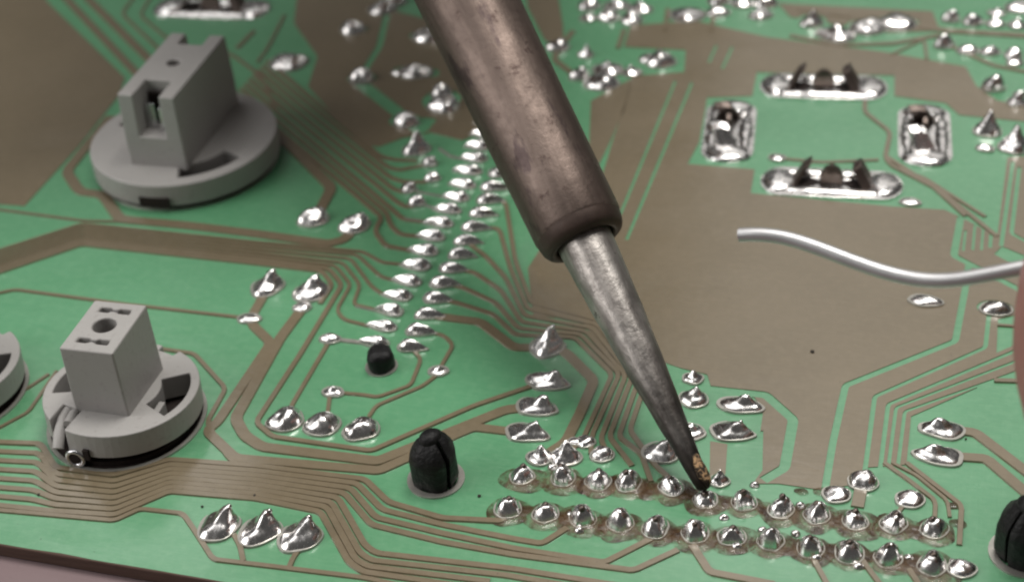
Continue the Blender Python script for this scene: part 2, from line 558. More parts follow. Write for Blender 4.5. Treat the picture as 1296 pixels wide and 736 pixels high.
# wide tracks below the joints on the near left
trace([(339, 366), (319, 400), (319, 411), (343, 434), (276, 534), (262, 546), (298, 580), (480, 596), (516, 580), (576, 551), (600, 541), (660, 548)], 0.085)
trace([(382, 392), (355, 428), (298, 530), (310, 552), (332, 566), (478, 584), (640, 519), (676, 515)], 0.095)
trace([(414, 437), (370, 512), (364, 526)], 0.04)
trace([(424, 497), (460, 500), (478, 503), (520, 488), (533, 455), (526, 447), (521, 441)], 0.036)
trace([(556, 468), (574, 437), (562, 425), (540, 420)], 0.036)
trace([(552, 476), (535, 489), (476, 514), (460, 538)], 0.036)
trace([(418, 498), (414, 530)], 0.036)
trace([(540, 399), (562, 402), (608, 408), (650, 440), (690, 441)], 0.085)
trace([(698, 438), (718, 448), (752, 482), (734, 524), (716, 560), (688, 578)], 0.085)
# fine lines leaving the second pad column
rb = [((640, 256), (652, 330)), ((632, 290), (646, 340)), ((616, 326), (640, 352)), ((600, 345), (634, 368)), ((585, 364), (628, 384)), ((576, 383), (624, 398))]
rs = [(619, 254), (600, 288), (590, 306), (571, 341), (560, 360), (551, 379)]
bot = [((728, 428), (775, 474), (738, 556), (718, 575)), ((735, 424), (784, 474), (749, 552), (748, 575)), ((742, 420), (792, 476), (760, 556), (768, 572)),
       ((750, 416), (800, 478), (771, 553), (800, 590)), ((757, 412), (808, 482), (783, 553), (812, 575), (824, 610)), ((764, 408), (816, 488), (797, 545), (830, 590), (848, 606))]
for k in range(6):
    q = rb[5 - k]
    trace([rs[5 - k], q[0], q[1], (652 + 4 * k, 424 - 8 * k)] + list(bot[k]), 0.042)
# eight-line bus in front of the small lamp holder
sub = [[(462, 607), (492, 636), (560, 656), (636, 660), (643, 648)], [(452, 612), (484, 645), (560, 664), (650, 682), (686, 688), (718, 668)],
       [(444, 618), (476, 655), (560, 675), (650, 694), (765, 712), (824, 682)], [(436, 624), (470, 664), (560, 686), (650, 702), (802, 722), (858, 696)],
       [(428, 630), (462, 690), (476, 700), (650, 720), (800, 744)], [(420, 636), (456, 700), (470, 709), (640, 728), (760, 748)],
       [(414, 642), (450, 708), (466, 717), (620, 736)], [(406, 648), (442, 712), (460, 724), (600, 744)]]
for k in range(8):
    t = k / 7
    trace([lerp2((-60, 555), (-60, 634), t), lerp2((0, 560), (0, 640), t), lerp2((52, 562), (40, 644), t), lerp2((70, 592), (70, 647), t), lerp2((145, 602), (145, 652), t), lerp2((215, 582), (215, 622), t),
           lerp2((324, 590), (324, 631), t)] + sub[k], 0.051)
trace([(-60, 640), (0, 646), (145, 659), (178, 644), (232, 650), (247, 672), (270, 708), (330, 715), (460, 731), (560, 752)], 0.042)
trace([(296, 676), (304, 690), (308, 710)], 0.042)
trace([(384, 690), (372, 704), (366, 718)], 0.042)
trace([(876, 690), (898, 724), (980, 740)], 0.06)
trace([(1028, 705), (1050, 745)], 0.042)
trace([(1088, 705), (1118, 745)], 0.042)
trace([(1150, 720), (1166, 745)], 0.042)
# near right
trace([(1119, 586), (1150, 608), (1184, 634), (1183, 655)], 0.036)
trace([(1129, 586), (1160, 602), (1199, 634), (1202, 655)], 0.030)
trace([(1147, 586), (1217, 640), (1214, 690)], 0.040)
trace([(1091, 612), (1085, 642)], 0.09)
trace([(1150, 632), (1134, 652)], 0.036)
trace([(1190, 543), (1234, 548), (1310, 606)], 0.085)
trace([(1190, 577), (1248, 581), (1310, 634)], 0.085)
trace([(1262, 412), (1320, 416)], 0.03)
trace([(1258, 482), (1320, 484)], 0.045)
# around the four shield lugs
trace([(1095, 128), (1094, 142), (1127, 168), (1120, 200), (1128, 210), (1190, 242), (1262, 300)], 0.045)
trace([(1122, 199), (1180, 236), (1222, 274)], 0.045)
trace([(985, 201), (1040, 206), (1112, 203)], 0.036)
trace([(1128, 210), (1170, 226), (1247, 275)], 0.036)
# far tracks
trace([(1010, 12), (1140, 30), (1200, 40), (1330, 48)], 0.09)
trace([(1000, 46), (1060, 58), (1130, 56), (1190, 45)], 0.06)
trace([(1128, 70), (1170, 50), (1173, 76)], 0.035)
trace([(1200, 58), (1258, 84), (1320, 96)], 0.05)
trace([(725, 40), (700, 75), (730, 98)], 0.06)
trace([(790, 38), (782, 62)], 0.05)
trace([(845, 12), (842, 40)], 0.05)
trace([(905, 10), (900, 40)], 0.05)

# ------------------------------------------------------------------ solder joints
def joint(u, v, rx, ry, h, ang=0.0, peak=(0.0, 0.0), power=1.7, point=0.0, pin=0.0, name='solder_joint', mat='solder', pad=1.09, lump=0.20, rings=11, seg=30):
    """a wetted fillet of solder on its pad; power above 1 is a concave tent, below 1 a rounded dome"""
    c = at(u, v)
    s = random.uniform(0, 100)
    ca, sa = math.cos(math.radians(ang)), math.sin(math.radians(ang))
    def outline(t, k, wob):
        r = 1 + wob * noise.noise(Vector((math.cos(t) * 1.1 + s, math.sin(t) * 1.1, s)))
        return rx * k * math.cos(t) * r, ry * k * math.sin(t) * (1 + point * math.cos(t)) * r
    px_, py_ = peak[0] * rx, peak[1] * ry
    vs, fs = [], []
    for j in range(rings):
        q = j / rings
        for i in range(seg):
            t = 2 * PI * i / seg
            ex, ey = outline(t, 1, 0.22)
            k = q ** 0.9
            x = ex + (px_ - ex) * k; y = ey + (py_ - ey) * k
            if power >= 1:
                e = max(0.0, min(1.0, (q - 0.38) / 0.55)); e = e * e * (3 - 2 * e)
                z = h * (0.60 * math.sqrt(max(0, 1 - (1 - q) ** 2)) ** 1.2 + 0.40 * e)
            else:
                z = h * math.sqrt(max(0, 1 - (1 - q) ** 2)) ** (1 / max(0.3, power) * 0.8)
            z *= 1 + lump * (1.5 * noise.noise(Vector((x * 8 + s, y * 8, s))) + 0.3 * noise.noise(Vector((x * 24 + s, y * 24, s))))
            vs.append((x * ca - y * sa, x * sa + y * ca, z + 0.004))
    vs.append((px_ * ca - py_ * sa, px_ * sa + py_ * ca, h * 1.0 + 0.004))
    for j in range(rings - 1):
        for i in range(seg):
            a0, b0 = j * seg + i, j * seg + (i + 1) % seg
            fs.append((a0, b0, b0 + seg, a0 + seg))
    for i in range(seg):
        fs.append(((rings - 1) * seg + i, (rings - 1) * seg + (i + 1) % seg, rings * seg))
    o = link(name, mesh_from(vs, fs, True), M[mat], board)
    o.location = (c.x, c.y, 0)
    if pad:
        pv = []
        for i in range(seg):
            t = 2 * PI * i / seg
            ex, ey = outline(t, pad, 0.14)
            pv.append((ex * ca - ey * sa, ex * sa + ey * ca))
        b = bmesh.new()
        lo = [b.verts.new((x, y, 0.0)) for x, y in pv]
        hi = [b.verts.new((x * 0.97, y * 0.97, 0.0172 + 0.0008 * random.random())) for x, y in pv]
        b.faces.new(hi)
        for i in range(seg):
            b.faces.new((lo[i], lo[(i + 1) % seg], hi[(i + 1) % seg], hi[i]))
        link('pad', bm_mesh(b), M['pad'], o)
    if pin:
        pvv, pf = [], []
        lx = px_ * ca - py_ * sa; ly = px_ * sa + py_ * ca
        prof = [(1.0, -0.05), (1.0, 0.25), (0.92, 0.5), (0.7, 0.8), (0.35, 0.97)]
        for rr, zz in prof:
            for i in range(10):
                t = 2 * PI * i / 10
                jj = 1 + 0.22 * noise.noise(Vector((math.cos(t) + s, math.sin(t), zz)))
                pvv.append((lx + pin * rr * math.cos(t) * jj, ly + pin * rr * math.sin(t) * jj, h * 0.88 + pin * 1.3 * zz))
        pvv.append((lx + pin * 0.1, ly, h * 0.88 + pin * 1.3))
        for j in range(len(prof) - 1):
            for i in range(10):
                pf.append((j * 10 + i, j * 10 + (i + 1) % 10, (j + 1) * 10 + (i + 1) % 10, (j + 1) * 10 + i))
        for i in range(10):
            pf.append(((len(prof) - 1) * 10 + i, (len(prof) - 1) * 10 + (i + 1) % 10, len(prof) * 10))
        link('pin_end', mesh_from(pvv, pf, True), M['tab'] if power < 0.65 else M['pin'], o)
    return o
def residue(u, v, rx, ry, mat='flux', h=0.009, ang=0, name='flux_residue'):
    return joint(u, v, rx, ry, h * random.uniform(0.8, 1.25), ang + random.uniform(-15, 15), (0.1, 0.1), 0.6, 0, 0, name, mat, 0, 0.5, 6, 26)

# two columns of slender pads: first column drawn out away from the second
LC = [(476, 435), (485, 414), (496, 395), (506, 376), (518, 357), (529, 338), (539, 319), (549, 301), (559, 284), (569, 267), (580, 251), (588, 235), (595, 218), (602, 202), (608, 187), (614, 172), (619, 158)]
RCOL = [(519, 441), (530, 421), (541, 400), (551, 380), (560, 361), (571, 342), (581, 325), (590, 307), (600, 290), (610, 272), (618, 255), (624, 239), (631, 222)]
for u, v in LC:
    joint(u - 4, v, 0.13, 0.050, random.uniform(0.07, 0.085), 3 + random.uniform(-2, 2), (0.40, 0.1), 0.62, 0.80, 0, pad=1.05, lump=0.07)
for u, v in RCOL:
    joint(u + 4, v, 0.13, 0.052, random.uniform(0.07, 0.085), 3 + random.uniform(-2, 2), (-0.25, 0.12), 0.62, -0.72, 0, pad=1.05, lump=0.07)
# tinned necks between a few pads and their through joints
def neck(pl, width): trace(pl, width, 'tinned_trace', 'pad', t=0.012)
neck([(418, 429), (440, 432), (468, 435)], 0.045)
neck([(450, 388), (476, 394)], 0.022); neck([(478, 349), (500, 356)], 0.022); neck([(488, 313), (520, 318)], 0.022); neck([(512, 277), (545, 283)], 0.022)
neck([(520, 242), (565, 250)], 0.022); neck([(530, 259), (556, 265)], 0.022); neck([(556, 189), (572, 200), (590, 202)], 0.03)
joint(418, 430, 0.085, 0.06, 0.05, 0, (0.1, 0.1), 0.7)
for u, v in ((528, 258), (518, 241), (547, 227), (544, 208)):
    joint(u, v, 0.075, 0.06, 0.075, 10, (0.2, 0.2), 0.8, pad=1.07)
joint(527, 190, 0.13, 0.11, 0.17, 20, (0.2, 0.2), 1.6, pin=0.02)

# near-left joints
for u, v in ((279, 667), (330, 673), (380, 681)):
    joint(u, v, 0.15, 0.13, 0.145, 32, (0.58, 0.28), 1.5, -0.25, 0.02, pad=1.07)
for u, v in ((361, 533), (408, 539), (456, 545)):
    joint(u, v, 0.135, 0.115, 0.10, 35, (0.15, 0.1), 0.75, 0.1, pad=1.08)
for u, v in ((397, 279), (449, 287)):
    joint(u, v, 0.13, 0.115, 0.10, 35, (0.2, 0.2), 0.75, 0.1, pad=1.08)
for u, v in ((339, 364), (394, 371)):
    joint(u, v, 0.145, 0.125, 0.14, 40, (0.52, 0.2), 1.5, -0.2, 0.02, pad=1.07)
joint(382, 390, 0.075, 0.062, 0.04, 10, (0.1, 0), 0.7); joint(316, 404, 0.095, 0.065, 0.035, 10, (0, 0), 0.7)
joint(555, 471, 0.078, 0.062, 0.055, 10, (0.1, 0.1), 1.2); joint(422, 497, 0.085, 0.06, 0.055, 0, (-0.1, 0.2), 1.2)
# four elongated joints
joint(693, 440, 0.135, 0.12, 0.18, 25, (0.45, 0.3), 1.5, -0.2, pin=0.02)
for u, v in ((694, 485), (681, 517), (668, 549)):
    joint(u, v, 0.165, 0.095, 0.10, -4, (0.35, 0.35), 1.35, -0.3, 0.016, pad=1.06)
# joints beside the iron's point
joint(877, 480, 0.08, 0.065, 0.08, 0, (0, 0.1), 1.3); joint(877, 506, 0.105, 0.09, 0.11, 0, (0.2, 0.3), 1.3)
joint(871, 548, 0.12, 0.09, 0.08, 0, (0.2, 0.3), 1.2)
joint(938, 514, 0.165, 0.085, 0.085, -4, (0.25, 0.3), 1.2, -0.2, 0.016); joint(928, 548, 0.155, 0.09, 0.10, -4, (0.3, 0.3), 1.3, -0.3, 0.016)
joint(836, 574, 0.135, 0.10, 0.11, -8, (0.3, 0.35), 1.4, -0.2)
# joints behind the header
for u, v, r, h in ((683, 580, 0.095, 0.09), (716, 580, 0.11, 0.13), (762, 577, 0.085, 0.07), (741, 560, 0.07, 0.05), (910, 610, 0.07, 0.11), (1058, 627, 0.095, 0.05), (1092, 611, 0.10, 0.08),
                   (1151, 633, 0.095, 0.05), (1217, 721, 0.09, 0.055), (728, 560, 0.05, 0.03)):
    joint(u, v, r, r * 0.85, h, 10, (0.1, 0.2), 0.9 if h < 0.09 else 1.2)
# right side
joint(1170, 382, 0.125, 0.075, 0.035, 0, (0.3, 0), 0.7); joint(1260, 392, 0.125, 0.085, 0.07, 0, (-0.1, 0), 0.75)
joint(1190, 545, 0.155, 0.09, 0.085, 0, (-0.1, 0.3), 1.2, 0.25); joint(1187, 578, 0.165, 0.09, 0.085, 0, (-0.2, 0.3), 1.2, 0.3)
joint(984, 201, 0.075, 0.055, 0.03, 0, (0, 0), 0.7); joint(1152, 257, 0.085, 0.055, 0.03, 0, (0, 0), 0.7)
joint(1250, 166, 0.12, 0.115, 0.20, 0, (0.1, 0.3), 1.4); joint(1282, 187, 0.13, 0.115, 0.20, 0, (0.1, 0.3), 1.4); joint(1247, 189, 0.075, 0.06, 0.04, 0, (0, 0), 0.8)
# far joints
far = [(745, 9, .11, .09), (745, 24, .09, .06), (780, 8, .13, .09), (770, 23, .11, .08), (809, 13, .13, .09), (799, 27, .11, .08), (870, 20, .18, .06), (909, 3, .11, .09), (909, 17, .12, .06), (940, 5, .13, .09),
       (968, 5, .13, .09), (963, 20, .12, .06), (1027, 30, .12, .14), (1057, 45, .19, .10), (1098, 36, .18, .08), (1135, 30, .19, .08), (1203, 26, .085, .10), (1231, 29, .10, .09), (1259, 31, .09, .08),
       (1261, 18, .09, .06), (1287, 33, .09, .08), (1290, 11, .14, .06), (1196, 58, .10, .10), (1225, 65, .10, .06), (1253, 67, .10, .06), (1282, 71, .09, .08), (1284, 80, .08, .04), (1257, 112, .11, .13),
       (1287, 131, .09, .09), (1290, 122, .06, .05), (706, 61, .12, .08), (741, 70, .08, .10), (770, 90, .16, .09), (761, 107, .17, .09), (733, 98, .10, .10), (800, 93, .10, .07), (836, 79, .15, .11), (819, 77, .08, .07),
       (446, 39, .13, .09), (541, 48, .16, .11), (484, 13, .15, .08), (458, 101, .12, .12), (525, 93, .17, .11), (505, 94, .08, .05), (558, 120, .10, .09), (561, 136, .15, .11), (514, 156, .12, .11), (366, 80, .19, .07), (500, 4, .12, .09)]
for u, v, r, h in far:
    joint(u, v, r, r * random.uniform(0.72, 0.9), h, random.uniform(-10, 25), (random.uniform(-.1, .3), random.uniform(0, .3)), random.choice((0.7, 0.9, 1.3)), pad=1.08)

# double row of header pins in their rosin
FR = [(642, 645), (690, 651), (737, 658), (785, 663), (830, 670), (880, 677), (926, 680), (976, 686), (1026, 695), (1075, 701), (1124, 708), (1180, 716)]
BR = [(661, 604), (713, 606), (757, 611), (795, 613), (849, 618), (893, 634), (942, 637), (988, 647), (1034, 653), (1083, 661), (1131, 664), (1182, 671)]
for i, (u, v) in enumerate(FR):
    residue(u + random.uniform(-2, 4), v + 3, random.uniform(.14, .19), random.uniform(.12, .16))
    residue(u + random.uniform(-2, 2), v + 5, random.uniform(.10, .14), random.uniform(.10, .125), 'clear', random.uniform(.012, .022))
    joint(u, v, random.uniform(.088, .098), random.uniform(.085, .095), random.uniform(.09, .14), random.uniform(0, 90), (random.uniform(-.25, .2), random.uniform(-.15, .2)), 0.62, 0, 0.026, pad=1.06)
for i, (u, v) in enumerate(BR):
    residue(u + random.uniform(-2, 4), v + 3, random.uniform(.13, .18), random.uniform(.12, .15))
    residue(u + random.uniform(-2, 2), v + 5, random.uniform(.10, .135), random.uniform(.10, .12), 'clear', random.uniform(.012, .022))
    joint(u, v, random.uniform(.085, .095), random.uniform(.080, .09), random.uniform(.075, .13), random.uniform(0, 90), (random.uniform(-.25, .2), random.uniform(-.15, .2)), 0.62, 0, 0.024, pad=1.06)
for i in range(40):          # patches of rosin bridging the pins
    a0 = random.choice((FR, BR)); k = random.randrange(0, 11); q = lerp2(a0[k], a0[k + 1], random.uniform(.3, .7))
    residue(q[0], q[1] + random.uniform(-3, 8), random.uniform(.06, .13), random.uniform(.04, .09))
for u, v, r in ((934, 694, .07), (760, 674, .05), (1157, 716, .09), (1206, 640, .05), (1212, 662, .06), (1014, 622, .05), (1040, 622, .06)):
    residue(u, v, r, r * .7)
for u, v in ((916, 655), (965, 672), (1007, 676), (933, 692), (1034, 706), (1087, 717), (1172, 668), (723, 652), (733, 672), (955, 614), (1013, 640), (699, 592), (1150, 706), (1207, 712)):
    joint(u, v, .035, .028, .03, 0, (0, 0), .7, pad=0, rings=6, seg=16, name='solder_ball')

# ------------------------------------------------------------------ four shield lugs and the far one
def lug(cu, cv, length, width, rz, wetted=False):
    c = at(cu, cv)
    hl, hw = length / 2, width / 2
    def stadium(l, wd, n=9):
        r = wd * 0.8
        pts = []
        for cx, a0 in ((l - r, -PI / 2), (-(l - r), PI / 2)):
            for i in range(n + 1):
                t = a0 + PI * i / n
                pts.append((cx + r * math.cos(t), wd * math.sin(t)))
        return pts
    bm = plates([stadium(hl, hw)], [], 0.0, 0.013)
    root = link('shield_pad', bm_mesh(bm), M['solder'], board)
    root.location = (c.x, c.y, 0)
    root.rotation_euler = (0, 0, rz)
    s = random.uniform(0, 50)
    for sx in (-1, 1):                                  # swollen solder at either end
        vs, fs = [], []
        R_, S_ = 8, 26
        for j in range(R_):
            q = j / R_
            for i in range(S_):
                t = 2 * PI * i / S_
                w_ = 1 + 0.16 * noise.noise(Vector((math.cos(t) + s, math.sin(t), sx)))
                vs.append((sx * (hl * 0.74) + math.cos(t) * hl * 0.25 * (1 - q) * w_, math.sin(t) * hw * 0.86 * (1 - q) * w_, 0.012 + 0.05 * math.sqrt(max(0, 1 - (1 - q) ** 2)) * (1 + 0.12 * noise.noise(Vector((q * 3 + s, math.cos(t), math.sin(t)))))))
        vs.append((sx * hl * 0.74, 0, 0.062))
        for j in range(R_ - 1):
            for i in range(S_):
                a0, b0 = j * S_ + i, j * S_ + (i + 1) % S_
                fs.append((a0, b0, b0 + S_, a0 + S_))
        for i in range(S_): fs.append(((R_ - 1) * S_ + i, (R_ - 1) * S_ + (i + 1) % S_, R_ * S_))
        link('solder_fillet', mesh_from(vs, fs, True), M['solder'], root)
    for sy in (-1, 1):                                  # solder along both sides of the slot
        vs, fs = [], []
        N_, K_ = 22, 8
        for i in range(N_ + 1):
            x = -hl * 0.62 + hl * 1.24 * i / N_
            wv = (1 + 0.55 * noise.noise(Vector((x * 9 + s, sy * 3, 0)))) * (0.55 + 0.45 * math.sin(PI * i / N_))
            for k in range(K_ + 1):
                t = PI * k / K_
                vs.append((x, sy * (hw * 0.64) + math.cos(t) * hw * 0.26 * wv, 0.011 + 0.035 * math.sin(t) * wv))
        for i in range(N_):
            for k in range(K_):
                a0 = i * (K_ + 1) + k
                fs.append((a0, a0 + 1, a0 + K_ + 2, a0 + K_ + 1))
        link('solder_fillet', mesh_from(vs, fs, True), M['solder'], root)
    # near-black dumb-bell plate on the pad, standing in for the slot's shade
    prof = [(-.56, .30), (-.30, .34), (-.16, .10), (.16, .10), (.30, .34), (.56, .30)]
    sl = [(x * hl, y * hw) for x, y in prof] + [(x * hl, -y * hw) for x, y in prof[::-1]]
    link('slot_shade', bm_mesh(plates([sl], [], 0.010, 0.017)), M['slot_shade'], root)
    # rounded tongue standing in the middle
    arch = [(-.17 * hl, 0.0), (-.165 * hl, .08), (-.10 * hl, .15), (0, .185), (.10 * hl, .15), (.165 * hl, .08), (.17 * hl, 0.0)]
    bm = plates([[(x, z) for x, z in arch]], [], -0.022, 0.022)
    bmesh.ops.rotate(bm, verts=bm.verts, cent=(0, 0, 0), matrix=Matrix.Rotation(PI / 2, 3, 'X'))
    o = link('tongue', bm_mesh(bm), M['tab'], root)
    bevel(o, 0.012); o.location = (0, 0, 0.012)
    r2 = [(-.24 * hl, 0), (-.24 * hl, .06), (.24 * hl, .06), (.24 * hl, 0)]
    for sx in (-1, 1):                                  # ears folded up and inwards
        b = bmesh.new()
        base = Vector((sx * hl * 0.52, 0, 0.012)); top = Vector((sx * hl * 0.34, hw * 0.30, 0.17))
        side = Vector((0.0, hw * 0.42, 0)); th = Vector((0.034, 0.016, 0.016))
        ring = [base - side, base + side, top + side * 0.8, top + Vector((0, 0, 0.012)), top - side * 0.75]
        f0 = [b.verts.new(p - th) for p in ring]; f1 = [b.verts.new(p + th) for p in ring]
        b.faces.new(f0[::-1]); b.faces.new(f1)
        for i in range(5): b.faces.new((f0[i], f0[(i + 1) % 5], f1[(i + 1) % 5], f1[i]))
        o = link('folded_ear', bm_mesh(b), M['solder'] if wetted and sx < 0 else M['tab'], root)
        bevel(o, 0.008)
    return root
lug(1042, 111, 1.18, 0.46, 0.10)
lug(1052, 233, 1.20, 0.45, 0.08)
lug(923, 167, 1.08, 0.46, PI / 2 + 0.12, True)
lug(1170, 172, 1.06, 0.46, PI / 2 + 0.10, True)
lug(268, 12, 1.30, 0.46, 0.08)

# ------------------------------------------------------------------ lamp holders
def arc_slot(c, r0, r1, a0, a1, n=10):
    pts = [(c[0] + r1 * math.cos(a0 + (a1 - a0) * i / n), c[1] + r1 * math.sin(a0 + (a1 - a0) * i / n)) for i in range(n + 1)]
    return pts + [(c[0] + r0 * math.cos(a1 + (a0 - a1) * i / n), c[1] + r0 * math.sin(a1 + (a0 - a1) * i / n)) for i in range(n + 1)]
def box(name, x0, y0, z0, x1, y1, z1, mat, parent, bv=0.01):
    bm = plates([rect(x0, y0, x1, y1)], [], z0, z1)
    bmesh.ops.contextual_create(bm, geom=[e for e in bm.edges if len(e.link_faces) == 1])
    o = link(name, bm_mesh(bm), M[mat], parent)
    if bv: bevel(o, bv)
    return o
def ring_mesh(r0, r1, z0, z1, n=48):
    return bm_mesh(plates([circle((0, 0), r1, n)], [circle((0, 0), r0, n)], z0, z1))
def dark_hole(root, R):
    """dark disc with a pale rim, standing in for the shaded cut-out under the flange"""
    link('hole_shade', bm_mesh(plates([circle((0, 0), R, 48)], [], 0.0, 0.0145)), M['slot_shade'], root)  # dark disc on the board paints the shade of the cut-out
    link('hole_rim', ring_mesh(R, R + 0.03, 0.0, 0.016), M['pad'], root)

D = math.radians
# large holder with a long slotted block
root = thing('lamp_holder', 'large round grey twist-in lamp holder with long open-ended block on top', 'lamp holder', (-4.17, 3.83, 0), D(1.5), 'grey plastic lamp holders on the board')
RB = 0.85
dark_hole(root, 0.80)
nots = [arc_slot((0, 0), 0.52, 0.72, D(-70), D(-22)), arc_slot((0, 0), 0.50, 0.70, D(118), D(172)), arc_slot((0, 0), 0.80, 0.9, D(-122), D(-104))]
fl = link('flange', bm_mesh(plates([circle((0, 0), RB, 72)], nots[:2], 0.06, 0.27)), M['grey'], root)
bevel(fl, 0.02, 3)
link('under_flange_shade', bm_mesh(plates([circle((0, 0), 0.76, 48)], [], 0.015, 0.075)), M['black'], root)  # black disc paints the shadow gap under the grey flange
box('notch_shade', -0.08, -0.856, 0.055, 0.20, -0.70, 0.145, 'slot_shade', root, 0)  # dark box paints the shade of an opening in the rim
bx0, bx1, by0, by1 = -0.275, 0.275, -0.53, 0.66
# lower part of the block is solid except the front slot, upper part has the rear notch and the round hole
low = [(bx0, by0), (-0.125, by0), (-0.125, by0 + 0.30), (0.125, by0 + 0.30), (0.125, by0), (bx1, by0), (bx1, by1), (bx0, by1)]
lowest = rect(bx0, by0, bx1, by1)
up = [(bx0, by0), (-0.125, by0), (-0.125, by0 + 0.30), (0.125, by0 + 0.30), (0.125, by0), (bx1, by0), (bx1, by1), (0.12, by1), (0.12, by1 - 0.20), (-0.12, by1 - 0.20), (-0.12, by1), (bx0, by1)]
o = link('block_foot', bm_mesh(plates([lowest], [], 0.25, 0.56)), M['grey'], root)
bevel(o, 0.012)
o = link('block', bm_mesh(plates([up], [circle((0.0, 0.10), 0.062, 24)], 0.55, 0.965, 0.03)), M['grey'], root)
bevel(o, 0.022, 3)
box('hole_shade_plug', -0.07, 0.03, 0.56, 0.07, 0.17, 0.80, 'slot_shade', root, 0)  # near-black plug darkens the round hole in place of shade
box('contact', -0.105, by0 + 0.16, 0.55, -0.02, by0 + 0.19, 0.80, 'contact', root, 0.005)
box('contact', 0.03, by0 + 0.13, 0.55, 0.11, by0 + 0.16, 0.78, 'contact', root, 0.005)
box('contact', -0.11, by0 + 0.26, 0.55, 0.11, by0 + 0.285, 0.86, 'slot_shade', root, 0)  # near-black sheet painting shade at the slot's back, not a metal contact

def small_holder(label, x, y, rz):
    root = thing('lamp_holder', label, 'lamp holder', (x, y, 0), rz, 'grey plastic lamp holders on the board')
    dark_hole(root, 0.56)
    pockets = [arc_slot((0, 0), 0.29, 0.50, D(-28), D(34)), arc_slot((0, 0), 0.29, 0.50, D(142), D(198)),
               [(-0.36, -0.66), (-0.20, -0.66), (-0.17, -0.30), (-0.33, -0.26)], arc_slot((0, 0), 0.50, 0.7, D(66), D(82))]
    fl = link('flange', bm_mesh(plates([circle((0, 0), 0.567, 64)], pockets, 0.10, 0.29)), M['grey'], root)
    bevel(fl, 0.018, 3)
    fl.rotation_euler = (D(-2.5), D(1.5), 0)
    # near-black disc below the flange puts the shade into the pockets
    link('pocket_shade', bm_mesh(plates([circle((0, 0), 0.53, 48)], [], 0.016, 0.05)), M['slot_shade'], root)
    box('pocket_web', 0.31, -0.16, 0.11, 0.36, -0.02, 0.235, 'grey', root, 0.01)
    # block with two keyed slots and a round hole
    def key(y0):
        return [(-0.125, y0 - .028), (-0.04, y0 - .028), (-0.015, y0 - .010), (0.015, y0 - .010), (0.04, y0 - .028), (0.125, y0 - .028), (0.125, y0 + .028), (0.04, y0 + .028), (0.015, y0 + .012), (-0.015, y0 + .012), (-0.04, y0 + .028), (-0.125, y0 + .028)]
    bl = plates([rect(-0.213, -0.29, 0.213, 0.30)], [key(-0.17), key(0.20), circle((0, 0.02), 0.088, 24)], 0.26, 0.86, 0.03)
    o = link('block', bm_mesh(bl), M['grey'], root)
    bevel(o, 0.024, 3)
    box('core', -0.15, -0.24, 0.28, 0.15, 0.26, 0.70, 'slot_shade', root, 0)  # near-black filling paints shade into the slots and hole
    box('contact', -0.05, 0.188, 0.6, 0.02, 0.206, 0.835, 'contact', root, 0)
    # lead wire bent round the rim
    def wire(name, pts, r, mat):
        cu = bpy.data.curves.new(name, 'CURVE'); cu.dimensions = '3D'; cu.bevel_depth = r; cu.bevel_resolution = 3; cu.use_fill_caps = True
        sp = cu.splines.new('POLY'); sp.points.add(len(pts) - 1)
        for i, p in enumerate(pts): sp.points[i].co = (*p, 1)
        tmp = bpy.data.objects.new('tmp', cu)
        me = bpy.data.meshes.new_from_object(tmp)
        bpy.data.objects.remove(tmp); bpy.data.curves.remove(cu)
        me.shade_smooth()
        return link(name, me, M[mat], root)
    wire('latch_arm', [(-0.30, -0.22, 0.25), (-0.285, -0.36, 0.255), (-0.262, -0.48, 0.23), (-0.25, -0.555, 0.16)], 0.042, 'grey')
    wire('latch_hook', [(-0.215, -0.30, 0.285), (-0.205, -0.43, 0.285)], 0.035, 'grey')
    # rolled end of the spring contact at the front rim
    pts = [(-0.13 + 0.062 * math.cos(t), -0.555, 0.085 + 0.062 * math.sin(t)) for t in [2 * PI * i / 18 for i in range(19)]]
    wire('spring_contact', pts, 0.018, 'contact')
    box('spring_core', -0.175, -0.565, 0.04, -0.085, -0.52, 0.13, 'slot_shade', root, 0)
    box('notch_shade', -0.045, -0.583, 0.105, 0.0, -0.54, 0.19, 'slot_shade', root, 0)  # dark box in place of a shaded rim opening
    return root
small_holder('small round grey lamp holder with three-socket block, between its twin and three round solder joints', -3.03, 0.345, D(2))
small_holder('small round grey lamp holder at the far side of its twin from the black pegs', at(-74, 460, 0.28).x, at(-74, 460, 0.28).y, D(-6))

